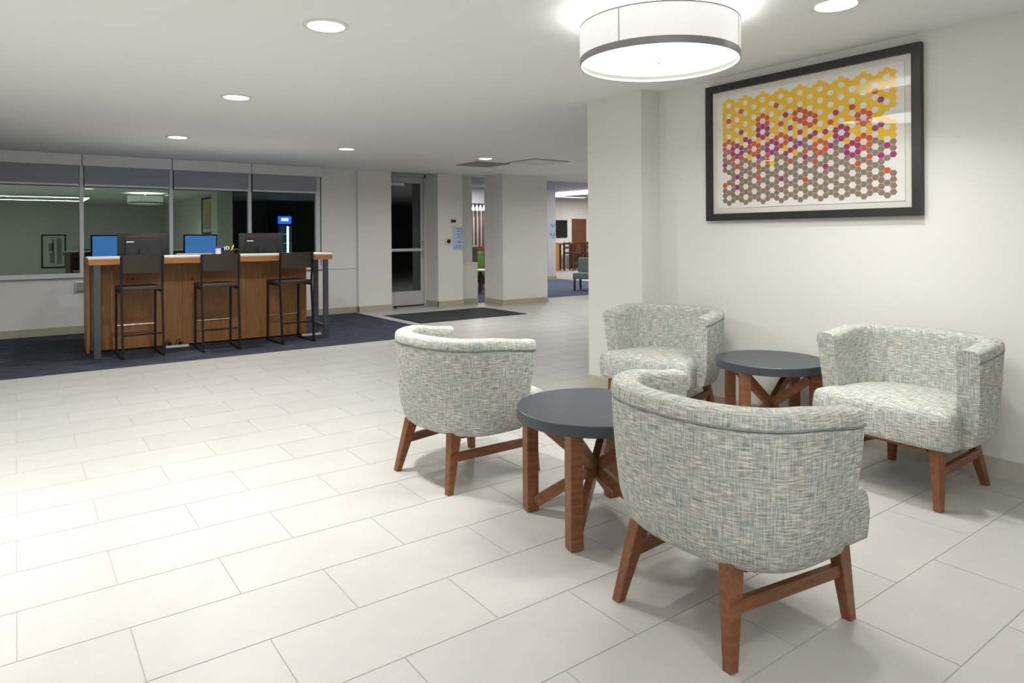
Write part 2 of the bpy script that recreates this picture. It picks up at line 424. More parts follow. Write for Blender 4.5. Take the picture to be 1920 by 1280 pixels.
# window wall below the sill and beside it
SILL = 0.735
struct(box('wall_window', (XL, 4.58, YW, YW + 0.16, 0, SILL), M['wall']), 'painted wall below the window band')
struct(box('wall_window_side', (3.965, 4.58, YW, YW + 0.16, SILL, ZC), M['wall']))
struct(box('trim_1', (3.965, 4.575, YW - 0.012, YW, SILL - 0.004, SILL + 0.012), M['wall']))
struct(box('wall_pier_left_of_door', (4.565, 5.165, 10.565, 11.06, 0, ZC), M['wall']), 'cream pier left of the glass door')
struct(box('wall_pier_right_of_door', (6.03, 6.54, 10.49, 11.06, 0, ZC), M['wall']), 'cream pier with notices right of the glass door')
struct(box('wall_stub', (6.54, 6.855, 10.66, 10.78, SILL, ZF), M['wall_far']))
struct(boxes('wall_half_height', [(6.54, 6.945, 10.62, 10.80, 0, SILL + 0.005), (6.53, 6.955, 10.61, 10.81, SILL + 0.005, SILL + 0.025)], M['wall']))
struct(box('wall_column', (7.065, 8.09, 9.97, 10.56, 0, ZC), M['wall']), 'broad cream column between the two openings')
baseb('baseboard_window', [(XL, 4.555, YW - 0.012, YW), (4.553, 4.565, 10.553, YW), (4.553, 5.177, 10.553, 10.565), (5.165, 5.177, 10.565, 10.9)])
baseb('baseboard_door_pier', [(6.018, 6.03, 10.478, 10.93), (6.018, 6.552, 10.478, 10.49), (6.54, 6.552, 10.49, 10.62), (6.552, 6.957, 10.608, 10.62), (6.945, 6.957, 10.62, 10.80)])
baseb('baseboard_column', [(7.053, 7.065, 9.97, 10.56), (7.053, 8.102, 9.958, 9.97), (8.09, 8.102, 9.97, 10.56)])
# vestibule behind the glass door
struct(box('wall_vestibule', (4.4, 6.4, 13.0, 13.1, 0, ZC), M['grey_pl']))
struct(box('wall_vestibule_side', (6.1, 6.2, 11.06, 13.0, 0, ZC), M['grey_pl']))
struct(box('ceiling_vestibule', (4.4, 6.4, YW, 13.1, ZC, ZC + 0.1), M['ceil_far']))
# lounge walls
struct(box('wall_lounge_back', (5.9, 20.2, 20.0, 20.12, 0, ZF), M['wall']), 'pale far wall of the lounge')
struct(box('wall_lounge_side', (20.1, 20.2, YW, 20.1, 0, ZF), M['wall']))
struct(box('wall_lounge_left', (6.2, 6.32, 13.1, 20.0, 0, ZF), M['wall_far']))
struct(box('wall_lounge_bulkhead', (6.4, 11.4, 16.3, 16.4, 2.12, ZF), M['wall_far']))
struct(box('wall_lounge_column', (12.12, 12.40, 14.9, 15.25, 0, ZF), M['wall_far']), 'slim pale column with a blue notice in the lounge')
struct(box('baseboard_lounge_column', (12.11, 12.41, 14.888, 15.26, 0, 0.1), M['base']))

# ------------------------------------------------------------------ window band with blinds
MULL = [-3.58, -2.51, -1.44, -0.37, 0.704, 1.775, 2.85, 3.90]
win = bpy.data.objects.new('window_1', None); COL.objects.link(win); win.location = (0, YW, 0)
struct(win, 'long aluminium window band looking out on the night')
boxes('sill', [(XL, 3.96, -0.055, 0.06, SILL - 0.0, SILL + 0.06)], M['alu'], win, bev=0.004)
box('head_rail', (XL, 3.96, 0.02, 0.10, ZC - 0.06, ZC), M['alu'], win)
for i, x in enumerate(MULL):
    ww = 0.024 if i < 7 else 0.035
    box('mullion', (x - ww, x + ww, -0.02, 0.08, SILL + 0.06, ZC - 0.06), M['alu'], win, bev=0.003)
edges = [XL] + MULL
for a, b in zip(edges[:-1], edges[1:]):
    o = box('pane', (a + 0.02, b - 0.02, 0.02, 0.026, SILL + 0.05, ZC - 0.05), M['win_glass'], win)
    o['label'] = 'dark window pane mirroring the lobby'
bays = list(zip(MULL[:-1], MULL[1:]))[2:]
labs = ['grey roller blind on the plain window bay farthest from the glass door',
        'grey roller blind on the bay where the small leaning picture is mirrored',
        'grey roller blind on the bay above the desk end, mirrored drum lamp below',
        'grey roller blind on the bay where the hexagon picture is mirrored',
        'grey roller blind on the bay nearest the glass door']
for (a, b), lab in zip(bays, labs):
    t = thing('roller_blind', lab, 'blind', (0, YW, 0), group='roller blinds along the window band')
    box('valance', (a + 0.004, b - 0.004 + (0.06 if b > 3.8 else 0), -0.13, -0.035, 2.205, ZC - 0.004), M['valance'], t, bev=0.003)
    box('fabric', (a + 0.03, b - 0.035, -0.060, -0.057, 1.965, 2.21), M['shade'], t)
    box('hem_bar', (a + 0.03, b - 0.035, -0.068, -0.050, 1.94, 1.968), M['alu'], t, bev=0.003)

# wall outlets on the window wall
def outlet(x, z, lab, y=YW):
    t = thing('wall_outlet', lab, 'outlet', (x, y, z))
    box('plate', (-0.036, 0.036, -0.008, 0, -0.055, 0.055), M['grey_pl'], t, bev=0.002)
    boxes('socket', [(-0.014, 0.014, -0.010, -0.007, 0.010, 0.036), (-0.014, 0.014, -0.010, -0.007, -0.036, -0.010)], M['vent'], t)
outlet(3.915, 0.812, 'small grey wall outlet by the right end of the desk')
t = thing('wall_box', 'small white junction box on the wall beside the desk panel', 'outlet', (0.70, YW, 0.62))
box('body', (-0.07, 0.07, -0.06, 0, -0.06, 0.06), M['white_pl'], t, bev=0.006); box('cover', (-0.06, 0.06, -0.066, -0.058, -0.05, 0.05), M['grey_pl'], t)

# ------------------------------------------------------------------ glass door
YD = 10.95
dr = bpy.data.objects.new('door_1', None); COL.objects.link(dr); dr.location = (5.6, YD, 0); struct(dr, 'aluminium framed glass entrance door')
dx0, dx1 = -0.44, 0.43
boxes('door_frame', [(dx0, dx0 + 0.03, -0.03, 0.08, 0, ZC), (dx1 - 0.04, dx1, -0.03, 0.08, 0, ZC), (dx0, dx1, -0.03, 0.08, 2.315, ZC)], M['alu_dk'], dr)
boxes('door_leaf', [(dx0 + 0.03, dx0 + 0.10, 0, 0.045, 0.02, 2.31), (dx1 - 0.095, dx1 - 0.044, 0, 0.045, 0.02, 2.31), (dx0 + 0.10, dx1 - 0.095, 0, 0.045, 2.205, 2.31), (dx0 + 0.10, dx1 - 0.095, 0, 0.045, 0.02, 0.27)], M['alu_dk'], dr)
box('glass_pane', (dx0 + 0.10, dx1 - 0.095, 0.018, 0.026, 0.27, 2.205), M['door_glass'], dr)
box('push_bar', (dx0 + 0.08, dx1 - 0.08, -0.035, -0.005, 0.985, 1.035), M['alu'], dr, bev=0.004)
bm = bmesh.new(); bm_tube(bm, [(dx1 - 0.075, 0, 1.16), (dx1 - 0.075, -0.06, 1.15), (dx1 - 0.075, -0.06, 0.905), (dx1 - 0.075, 0, 0.895)], 0.011)
obj('pull_handle', bm, M['chrome'], dr, smooth=True)
box('door_closer', (dx0 + 0.04, dx0 + 0.42, -0.05, 0.0, 2.15, 2.2), M['white_pl'], dr, bev=0.005)
boxes('sill_gap', [(dx0 + 0.03, dx1 - 0.04, -0.01, 0.05, 0.0, 0.018)], M['black'], dr)
t = thing('door_stop', 'small dark door stop on the floor by the glass door', 'door stop', (5.20, 10.50, 0))
lathe('base', [(0, 0), (0.028, 0), (0.028, 0.006), (0.012, 0.012), (0.012, 0.03), (0, 0.03)], M['grey_pl'], t, 20)
lathe('bumper', [(0, 0.028), (0.02, 0.028), (0.022, 0.04), (0.015, 0.048), (0, 0.05)], M['plastic_bk'], t, 20)

# things on the pier right of the door
YPB = 10.49
t = thing('thermostat', 'small white thermostat with dark display above the blue notice', 'thermostat', (6.335, YPB, 1.495))
box('body', (-0.06, 0.06, -0.022, 0, -0.062, 0.062), M['white_pl'], t, bev=0.005); box('display', (-0.05, 0.05, -0.024, -0.02, 0.0, 0.052), M['plastic_dk'], t)
t = thing('intercom', 'square steel intercom with a round black button beside the notice', 'intercom', (6.235, YPB, 1.16))
box('plate', (-0.062, 0.062, -0.02, 0, -0.062, 0.062), M['alu'], t, bev=0.004)
bm = bmesh.new(); bm_lathe(bm, [(0, 0), (0.036, 0), (0.036, 0.008), (0.03, 0.014), (0, 0.016)], 28)
bmesh.ops.transform(bm, matrix=Matrix.Translation((0.004, -0.019, 0)) @ Matrix.Rotation(PI / 2, 4, 'X'), verts=bm.verts); obj('button', bm, M['plastic_bk'], t, smooth=True)
def notice(lab, x, y, z, w_, h_, lines):
    t = thing('notice', lab, 'notice', (x, y, z))
    box('sheet', (-w_ / 2, w_ / 2, -0.004, 0, -h_ / 2, h_ / 2), M['poster'], t)
    bm = bmesh.new()
    for (zz, hh, x0, x1) in lines:
        n = max(2, int((x1 - x0) * w_ / (hh * h_) / 0.8)); d = (x1 - x0) * w_ / n
        for k in range(n):
            if k % 4 == 3: continue
            bm_box(bm, -w_ / 2 + x0 * w_ + k * d, -w_ / 2 + x0 * w_ + k * d + d * 0.72, -0.0052, -0.0035, h_ / 2 - zz * h_ - hh * h_, h_ / 2 - zz * h_)
    obj('lettering', bm, M['poster_ink'], t)['kind'] = 'stuff'
notice('pale blue paper notice with dark blue lines below the thermostat', 6.437, YPB, 1.207, 0.215, 0.42,
       [(0.05, .05, .38, .95), (0.16, .05, .45, .95), (0.28, .05, .45, .95), (0.40, .05, .5, .95), (0.62, .05, .5, .95), (0.78, .05, .3, .95), (0.87, .04, .12, .95)])
notice('pale blue notice with two blocks of lines on the lounge column', 12.27, 14.9, 1.40, 0.25, 0.48,
       [(0.15, .07, .3, .95), (0.26, .07, .5, .95), (0.66, .07, .15, .9), (0.77, .07, .2, .9), (0.88, .06, .5, .8)])

# ------------------------------------------------------------------ ceiling fittings
def downlight_proto():
    t = thing('downlight', 'x', 'downlight', (0, 0, ZC), group='recessed downlights')
    lathe('trim_ring', [(0.093, 0.0), (0.118, 0.0), (0.120, -0.004), (0.116, -0.007), (0.096, -0.007), (0.093, -0.002)], M['white'], t, 40, closed=True)
    lathe('lens', [(0, -0.003), (0.094, -0.003), (0.094, 0.0), (0, 0.0)], M['lamp'], t, 40)
    return t
dl = downlight_proto()
DL = [((1.322, 3.461), 'round recessed downlight in the row toward the window, first from the drum lamp', 18),
      ((1.414, 5.629), 'round recessed downlight in the row toward the window, middle one', 34),
      ((1.446, 8.226), 'round recessed downlight above the middle of the desk', 15),
      ((3.379, 8.165), 'round recessed downlight above the carpet corner by the desk end', 15),
      ((5.44, 8.097), 'round recessed downlight beside the dark ceiling vent', 27),
      ((3.211, 1.733), 'round recessed downlight between drum lamp and hexagon picture', 8),
      ((-1.1, 3.46), 'round recessed downlight over the open tiles left of the view', 48),
      ((-1.1, 6.0), 'round recessed downlight over the open tiles before the plain window', 20),
      ((-1.1, 8.2), 'round recessed downlight over the carpet before the plain window', 3),
      ((9.0, 7.8), 'round recessed downlight over the tiles behind the pier', 33)]  # last one is added out of sight to light the broad column
for i, ((x, y), lab, en) in enumerate(DL):
    t = place(dl, i == 0, (x, y, ZC), 0, lab)
DLP = [(x, y, en) for (x, y), lab, en in DL]
for k, (x, y, en) in enumerate(DLP):
    l = lamp_light('downlight_beam', 'AREA', (x, y, ZC - 0.012), en, shape='DISK', size=0.17)
    l.data.spread = math.radians(115 if y < 5 else 165)

# rectangular LED ceiling light over the camera (mirrored in the window)
t = thing('linear_ceiling_light', 'long rectangular LED light frame mirrored in the plain window bay', 'ceiling light', (-0.9, -0.55, ZC))
boxes('housing', [(-2.5, 2.5, 0.85, 1.0, -0.05, 0), (-2.5, 2.5, -1.0, -0.85, -0.05, 0), (2.35, 2.5, -0.85, 0.85, -0.05, 0), (-2.5, -2.35, -0.85, 0.85, -0.05, 0)], M['white'], t)
boxes('diffuser', [(-2.46, 2.46, 0.89, 0.96, -0.056, -0.05), (-2.46, 2.46, -0.96, -0.89, -0.056, -0.05), (2.39, 2.46, -0.89, 0.89, -0.056, -0.05), (-2.46, -2.39, -0.89, 0.89, -0.056, -0.05)], M['led'], t)

# drum ceiling lamp
LX, LY = 2.596, 2.310
t = thing('drum_lamp', 'large white drum ceiling lamp with a pewter band', 'lamp', (LX, LY, ZC))
zb, zt = 2.10 - ZC, 2.283 - ZC
lathe('shade', [(0.386, zb + 0.03), (0.390, zb + 0.03), (0.390, zt), (0.386, zt)], M['drum_shade'], t, 96, closed=True)
lathe('rim', [(0.384, zt), (0.392, zt), (0.392, zt + 0.006), (0.384, zt + 0.006)], M['pewter'], t, 96, closed=True)
lathe('band', [(0.3875, zb), (0.3905, zb), (0.3905, zb + 0.034), (0.3875, zb + 0.034)], M['pewter'], t, 96, closed=True)
lathe('lip', [(0.3855, zb + 0.001), (0.3873, zb + 0.001), (0.3873, zb + 0.034), (0.3855, zb + 0.034)], M['lip'], t, 96, closed=True)
lathe('diffuser', [(0, zb + 0.030), (0.384, zb + 0.030), (0.384, zb + 0.034), (0, zb + 0.034)], M['drum_lens'], t, 96)
lathe('finial', [(0, zb + 0.006), (0.010, zb + 0.008), (0.013, zb + 0.014), (0.013, zb + 0.030), (0, zb + 0.031)], M['lip'], t, 20)
for a in (math.radians(195), math.radians(292), math.radians(30), math.radians(110)):
    bm = bmesh.new(); r = 0.3912
    bm_box(bm, r - 0.001, r + 0.0012, -0.003, 0.003, zb + 0.034, zt, mtx=Matrix.Rotation(a, 4, 'Z')); obj('seam', bm, M['lip'], t)
lathe('stem', [(0.012, zb + 0.034), (0.012, -0.02), (0.07, -0.018), (0.07, 0)], M['white'], t, 24)
bm = bmesh.new()
for k in range(3):
    bm_bar(bm, (0, 0, zt + 0.003), (0.386 * math.cos(k * 2.094), 0.386 * math.sin(k * 2.094), zt + 0.003), 0.008, 0.005)
obj('spider', bm, M['white'], t)
l = lamp_light('drum_down', 'AREA', (LX, LY, ZC + zb + 0.024), 17, shape='DISK', size=0.66); l.data.spread = math.radians(170)
lamp_light('drum_up', 'AREA', (LX, LY, ZC + zb + 0.05), 8, shape='DISK', size=0.6).rotation_euler.x = PI

# air vents
def vent(lab, x, y, w_, h_, dark):
    t = thing('ceiling_vent', lab, 'vent', (x, y, ZC))
    boxes('frame', [(-w_, w_, -h_, -h_ + 0.03, -0.012, 0), (-w_, w_, h_ - 0.03, h_, -0.012, 0), (-w_, -w_ + 0.03, -h_ + 0.03, h_ - 0.03, -0.012, 0), (w_ - 0.03, w_, -h_ + 0.03, h_ - 0.03, -0.012, 0)], M['vent'] if dark else M['ceil'], t)
    box('backing', (-w_ + 0.03, w_ - 0.03, -h_ + 0.03, h_ - 0.03, -0.004, 0), M['vent_dk'] if dark else M['ceil'], t)
    if dark:
        n = 8
        for k in range(n):
            yy = -h_ + 0.05 + k * (2 * h_ - 0.1) / (n - 1)
            bm = bmesh.new(); bm_bar(bm, (-w_ + 0.03, yy, -0.008), (w_ - 0.03, yy, -0.008), 0.022, 0.004, (0, 0.5, 1)); obj('louver', bm, M['vent'], t)
vent('dark louvered ceiling vent near the entrance mat', 5.83, 8.75, 0.30, 0.30, True)
t = thing('access_panel', 'flush square access panel in the ceiling beside the vent', 'panel', (6.36, 8.05, ZC))
box('frame', (-0.34, 0.34, -0.34, 0.34, -0.006, 0), M['vent'], t); box('door', (-0.315, 0.315, -0.315, 0.315, -0.010, -0.005), M['valance'], t)

# ------------------------------------------------------------------ hexagon picture on the right wall
PY0, PY1, PZ0, PZ1 = 1.692, 3.13, 1.348, 2.302
pc = thing('framed_picture', 'large black-framed print of yellow, orange and taupe hexagons', 'picture', (XR, (PY0 + PY1) / 2, PZ0))
PW, PH, FW = PY1 - PY0, PZ1 - PZ0, 0.048
hw = PW / 2
# local: x out of wall is -X, y along wall, z up
boxes('frame', [(-0.042, 0, -hw, hw, 0, FW), (-0.042, 0, -hw, hw, PH - FW, PH), (-0.042, 0, -hw, -hw + FW, FW, PH - FW), (-0.042, 0, hw - FW, hw, FW, PH - FW)], M['frame'], pc)
box('mat_board', (-0.018, -0.002, -hw + FW, hw - FW, FW, PH - FW), M['matboard'], pc)
pi_ = FW + 0.042
box('paper', (-0.024, -0.018, -hw + pi_, hw - pi_, pi_ - 0.004, PH - pi_ + 0.004), M['paper'], pc)
# hexagons: column c = 0..34 starts at the far (window) end, row r counts up
NCOL = 35
hexw = 2 * (hw - FW - 0.082); cs = hexw / (NCOL - 1 + 4 / 3); rs = 0.735 / 20.6
ha = cs / 1.5
def cell(zx, zy):
    xs = [125, 195, 268, 342, 418, 497, 577, 660, 743, 828, 915, 1003, 1095, 1190, 1285, 1382, 1482]
    cpos = []
    for c in range(NCOL):
        if c % 2: cpos.append(xs[c // 2])
        else: cpos.append(88 if c == 0 else 1534 if c == 34 else (xs[c // 2 - 1] + xs[c // 2]) / 2)
    c = min(range(NCOL), key=lambda k: abs(cpos[k] - zx))
    x = cpos[c]; r = (1195 - (x - 125) * 65 / 1357 - zy) / (43 + (x - 125) * 9 / 1357)
    return c, (round(r) if c % 2 else round(r - 0.5) + 0.5)
def white(c, r): return c % 2 == 1 and ((c % 4 == 1 and int(r) % 2 == 1) or (c % 4 == 3 and int(r) % 2 == 0))
def near(c, r): return [(c, r + 1), (c, r - 1), (c + 1, r + .5), (c + 1, r - .5), (c - 1, r + .5), (c - 1, r - .5)]
colr = {}
skip = {cell(110, 975), cell(1482, 430), cell(1482, 860)}
for c in range(1, NCOL, 2):
    for r in range(1, 20):
        if white(c, r) and (c, r) not in skip:
            for q in near(c, r):
                if 0 <= q[0] < NCOL and not white(*q) and 0 <= q[1] <= 20:
                    lim = 12.4 - 3.3 * q[0] / 34 + random.uniform(-0.7, 0.7)
                    colr[q] = 'hx_y' if q[1] > lim else 'hx_t'
def flower(pts, k):
    for x, y in pts:
        c, r = cell(x, y)
        if not white(c, r):
            r = r + 1 if white(c, r + 1) else r - 1
        for q in near(c, r):
            if q in colr: colr[q] = k
flower([(120, 718), (340, 735), (412, 498), (735, 452), (820, 488), (572, 658), (915, 718), (1282, 678), (1280, 478)], 'hx_o')
flower([(192, 752), (412, 590), (492, 718), (1088, 600), (1185, 740)], 'hx_m')
def single(pts, k):
    for x, y in pts:
        q = cell(x, y)
        if white(*q): q = (q[0], q[1] - 1)
        if q in colr: colr[q] = k
single([(225, 415), (120, 500), (527, 362), (570, 520), (195, 885), (160, 825), (230, 815), (380, 890), (382, 980), (90, 1048), (455, 795), (455, 835), (655, 840), (785, 760), (868, 845), (785, 998), (1180, 385), (995, 510), (1232, 860), (1330, 800), (1482, 920), (1370, 255)], 'hx_o')
single([(608, 447), (652, 557), (228, 592), (268, 655), (300, 672), (88, 875), (195, 970), (195, 1060), (375, 800), (655, 650), (655, 745), (612, 775), (695, 718), (780, 805), (865, 600), (820, 630), (953, 590), (1040, 432), (1000, 708), (957, 885), (1425, 320), (1427, 532), (1380, 562), (1482, 708), (1430, 795), (1535, 785), (577, 985), (740, 575), (740, 705)], 'hx_m')
single([(305, 805), (495, 855), (450, 650), (612, 722), (697, 765), (865, 650), (1000, 605), (230, 680)], 'hx_y')
keys = ['hx_y', 'hx_o', 'hx_m', 'hx_t']
zb0 = PH / 2 - 10.0 * rs
for kk in keys:
    bm = bmesh.new()
    for (c, r), k in colr.items():
        if k != kk: continue
        y = hw - FW - 0.082 - ha - c * cs; z = zb0 + r * rs
        g = 1.02 if kk == 'hx_y' else 0.95
        pts = [(y + ha * g * math.cos(a * PI / 3), z + rs / 2 * g * (0, 1, 1, 0, -1, -1)[a]) for a in range(6)]
        f = [bm.verts.new((-0.0245, p, q)) for p, q in pts]; b_ = [bm.verts.new((-0.0238, p, q)) for p, q in pts]
        bm.faces.new(f); 
        for a in range(6): bm.faces.new((f[a], f[(a + 1) % 6], b_[(a + 1) % 6], b_[a]))
    o = obj({'hx_y': 'yellow_hexagons', 'hx_o': 'orange_hexagons', 'hx_m': 'magenta_hexagons', 'hx_t': 'taupe_hexagons'}[kk], bm, M[kk], pc)
    o['kind'] = 'stuff'
box('glazing', (-0.034, -0.031, -hw + FW, hw - FW, FW, PH - FW), M['pic_glass'], pc)

# ------------------------------------------------------------------ tub chairs
def chair_proto():
    t = thing('tub_chair', 'x', 'chair', group='tweed tub chairs')
    # outer plan curve at rim level: arm tip -> back -> arm tip (front is +x)
    XT, HWID, XB = 0.165, 0.395, -0.315
    path = []
    nA = 8
    for i in range(nA): path.append((XT - (XT - 0.0) * i / nA, HWID))
    nB = 40; p_ = 2.35
    for i in range(nB + 1):
        a = PI / 2 + PI * i / nB
        ca, sa = math.cos(a), math.sin(a)
        path.append((-abs(ca) ** (2 / p_) * -XB, math.copysign(abs(sa) ** (2 / p_), sa) * HWID))
    for i in range(1, nA + 1): path.append((XT * i / nA, -HWID))
    # resample uniformly
    def resamp(pts, n):
        d = [0]
        for a, b in zip(pts[:-1], pts[1:]): d.append(d[-1] + math.hypot(b[0] - a[0], b[1] - a[1]))
        out = []
        for k in range(n):
            s = d[-1] * k / (n - 1); j = 0
            while j < len(d) - 2 and d[j + 1] < s: j += 1
            u = (s - d[j]) / (d[j + 1] - d[j] + 1e-12)
            out.append((pts[j][0] + (pts[j + 1][0] - pts[j][0]) * u, pts[j][1] + (pts[j + 1][1] - pts[j][1]) * u))
        return out, d[-1]
    path, plen = resamp(path, 73)
    nrm = []
    for i in range(len(path)):
        a, b = path[max(i - 1, 0)], path[min(i + 1, len(path) - 1)]
        tx, ty = b[0] - a[0], b[1] - a[1]; l = math.hypot(tx, ty); nrm.append((-ty / l * -1, tx / l * -1))
    # outward normal check
    mid = len(path) // 2
    if nrm[mid][0] > 0: nrm = [(-a, -b) for a, b in nrm]
    T = 0.095
    def ztop(x): 
        u = min(1, max(0, (x + 0.1) / 0.265)); return 0.748 - 0.026 * u * u * (3 - 2 * u)
    def taper(z, zt): 
        u = max(0.0, (zt - 0.05 - z) / 0.44); return 0.012 * u + 0.030 * u * u
    Z0 = 0.258
    def profile(x):
        zt = ztop(x); pr = []
        # (inset from outer, z)
        pr.append((0.090 + taper(Z0, zt), Z0)); pr.append((0.050 + taper(Z0, zt), Z0 + 0.002)); pr.append((0.026 + taper(Z0, zt), Z0 + 0.010)); pr.append((0.010 + taper(Z0, zt), Z0 + 0.026)); pr.append((0.002 + taper(Z0, zt), Z0 + 0.046)); 
        for k in range(1, 9):
            z = Z0 + 0.06 + (zt - 0.062 - Z0 - 0.06) * k / 8
            pr.append((taper(z, zt), z))
        pr.append((0.007, zt - 0.054)); pr.append((-0.003, zt - 0.047))
        for k in range(9):
            a = PI * k / 8
            pr.append((T / 2 - math.copysign(abs(math.cos(a)) ** 0.62, math.cos(a)) * (T / 2 + 0.003), zt - 0.040 + abs(math.sin(a)) ** 0.62 * 0.040))
        for k in range(1, 7):
            z = zt - 0.05 - (zt - 0.05 - 0.40) * k / 6
            pr.append((T + 0.006 * k / 6 + taper(z, zt) * 0.6, z))
        return pr
    bm = bmesh.new(); uvl = bm.loops.layers.uv.new('UVMap')
    rings = []; us = []; vsx = []
    L_ = 0
    for i, ((x, y), (nx, ny)) in enumerate(zip(path, nrm)):
        pr = profile(x); ring = []; v = 0; vv = []
        for k, (ins, z) in enumerate(pr):
            # arm fronts lean back a little toward the floor
            xx, yy = x - nx * ins, y - ny * ins
            lean = max(0.0, (x - 0.02) / 0.145)
            xx -= lean * 0.05 * max(0.0, (0.715 - z) / 0.415)
            ring.append(bm.verts.new((xx, yy, z)))
            if k: v += math.hypot(pr[k][0] - pr[k - 1][0], pr[k][1] - pr[k - 1][1])
            vv.append(v)
        rings.append(ring); us.append(plen * i / (len(path) - 1)); vsx.append(vv)
    n = len(rings[0])
    for i in range(len(rings) - 1):
        for k in range(n - 1):
            f = bm.faces.new((rings[i][k], rings[i + 1][k], rings[i + 1][k + 1], rings[i][k + 1]))
            for lp, (u, v) in zip(f.loops, ((us[i], vsx[i][k]), (us[i + 1], vsx[i + 1][k]), (us[i + 1], vsx[i + 1][k + 1]), (us[i], vsx[i][k + 1]))): lp[uvl].uv = (u, v)
    obj_caps = []
    for ring, sgn in ((rings[0], 1), (rings[-1], -1)):
        # bulge the arm front panel slightly
        ctr = []
        f = bm.faces.new(ring if sgn > 0 else ring[::-1])
        for lp in f.loops: lp[uvl].uv = (lp.vert.co.y + 3, lp.vert.co.z)
        r = bmesh.ops.inset_region(bm, faces=[f], thickness=0.010, depth=0.008)
        for ff in r['faces'] + [f]:
            for lp in ff.loops: lp[uvl].uv = (lp.vert.co.y + 3, lp.vert.co.z)
    shell = obj('shell', bm, M['fabric'], t, smooth=True)
    shell['label'] = 'wraparound tweed back and arms'
    # piping along the rim seam
    pts = []
    for (x, y), (nx, ny) in zip(path, nrm):
        zt = ztop(x); pts.append((x - nx * 0.001, y - ny * 0.001, zt - 0.051))
    bm = bmesh.new(); bm_tube(bm, pts, 0.004, 6); obj('piping', bm, M['piping'], shell, smooth='all')
    # seat cushion: outline that fills the tub and steps out in front of the arms
    def seat_outline(ins):
        o_ = []
        fx, fw, iw = 0.305 - ins, 0.335 - ins, 0.292 - ins * 0.5
        nF = 10
        for k in range(nF + 1):          # front edge with a slight bow, right to left
            u = -1 + 2 * k / nF; o_.append((fx + 0.012 * (1 - u * u) - 0.02 * abs(u) ** 6, u * fw))
        o_ += [(0.27, fw + 0.002), (0.19 + ins * .3, fw), (0.172 + ins * .3, iw + 0.02), (0.14, iw), (0.06, iw)]
        for k in range(1, 16):
            a = PI / 2 + PI * k / 16
            o_.append((0.0 + math.cos(a) * (0.235 - ins), math.sin(a) * iw))
        o_ += [(0.06, -iw), (0.14, -iw), (0.172 + ins * .3, -iw - 0.02), (0.19 + ins * .3, -fw), (0.27, -fw - 0.002)]
        return o_
    bm = bmesh.new(); uvl = bm.loops.layers.uv.new('UVMap')
    levels = [(0.012, 1, 0.275), (0.002, 1, 0.282), (0.0, 1, 0.30), (-0.004, 1, 0.36), (0.0, 1, 0.41), (0.004, 1, 0.428), (0.012, 1, 0.440), (0.012, 0.94, 0.4485), (0.012, 0.8, 0.456), (0.012, 0.6, 0.462), (0.012, 0.3, 0.467)]
    rr = []
    for ins, sc, z in levels:
        rr.append([bm.verts.new((0.06 + (x - 0.06) * sc, y * sc, z)) for x, y in seat_outline(ins)])
    m_ = len(rr[0])
    for a, b in zip(rr[:-1], rr[1:]):
        for k in range(m_): bm.faces.new((a[k], a[(k + 1) % m_], b[(k + 1) % m_], b[k]))
    cv = bm.verts.new((0.06, 0, 0.469))
    for k in range(m_): bm.faces.new((rr[-1][k], rr[-1][(k + 1) % m_], cv))
    bm.faces.new(rr[0][::-1])
    bm.normal_update()
    for f in bm.faces:
        nn = f.normal
        for lp in f.loops:
            c = lp.vert.co
            lp[uvl].uv = (c.y, c.x + 5) if abs(nn.z) > 0.6 else ((c.y, c.z + 2) if abs(nn.x) > abs(nn.y) else (c.x + 1.3, c.z + 2))
    obj('seat', bm, M['fabric'], t, smooth='all')
    # base frame
    boxes('seat_frame', [(-0.17, 0.26, -0.215, -0.185, 0.248, 0.30), (-0.17, 0.26, 0.185, 0.215, 0.248, 0.30), (-0.19, -0.16, -0.185, 0.185, 0.25, 0.30), (0.23, 0.26, -0.185, 0.185, 0.25, 0.30)], M['leg'], t)
    for sy in (1, -1):
        # front leg (tapered, nearly upright) and raked rear leg
        for (tx, ty, bx, by, tw, bw) in ((0.240, 0.255, 0.272, 0.276, 0.066, 0.034), (-0.200, 0.186, -0.266, 0.232, 0.068, 0.032)):
            bm = bmesh.new(); zt_ = 0.285
            hw_, hb = tw / 2, bw / 2
            top = [(tx - hw_, sy * (ty - 0.023), zt_), (tx + hw_, sy * (ty - 0.023), zt_), (tx + hw_, sy * (ty + 0.023), zt_), (tx - hw_, sy * (ty + 0.023), zt_)]
            bot = [(bx - hb, sy * (by - 0.017), 0), (bx + hb, sy * (by - 0.017), 0), (bx + hb, sy * (by + 0.017), 0), (bx - hb, sy * (by + 0.017), 0)]
            bm_hex8(bm, bot, top)
            bmesh.ops.bevel(bm, geom=[e for e in bm.edges], offset=0.003, segments=1, affect='EDGES')
            obj('leg', bm, M['leg'], t)
        bm = bmesh.new(); bm_bar(bm, (-0.235, sy * 0.213, 0.165), (0.272, sy * 0.268, 0.165), 0.022, 0.040); obj('stretcher', bm, M['leg'], t)
    return t
ch = chair_proto()
CH = [((1.92, 1.433), -2.0, 'tweed tub chair with its back to the camera, beside the nearer slate table'),
      ((1.93, 3.10), 5.5, 'tweed tub chair standing alone on open tiles, back toward the desk'),
      ((3.635, 1.60), 175.8, 'tweed tub chair against the right wall below the hexagon picture'),
      ((3.60, 3.165), 191.0, 'tweed tub chair in the corner before the cream pier')]
for i, ((x, y), a, lab) in enumerate(CH):
    place(ch, i == 0, (x, y, 0), math.radians(a), lab)

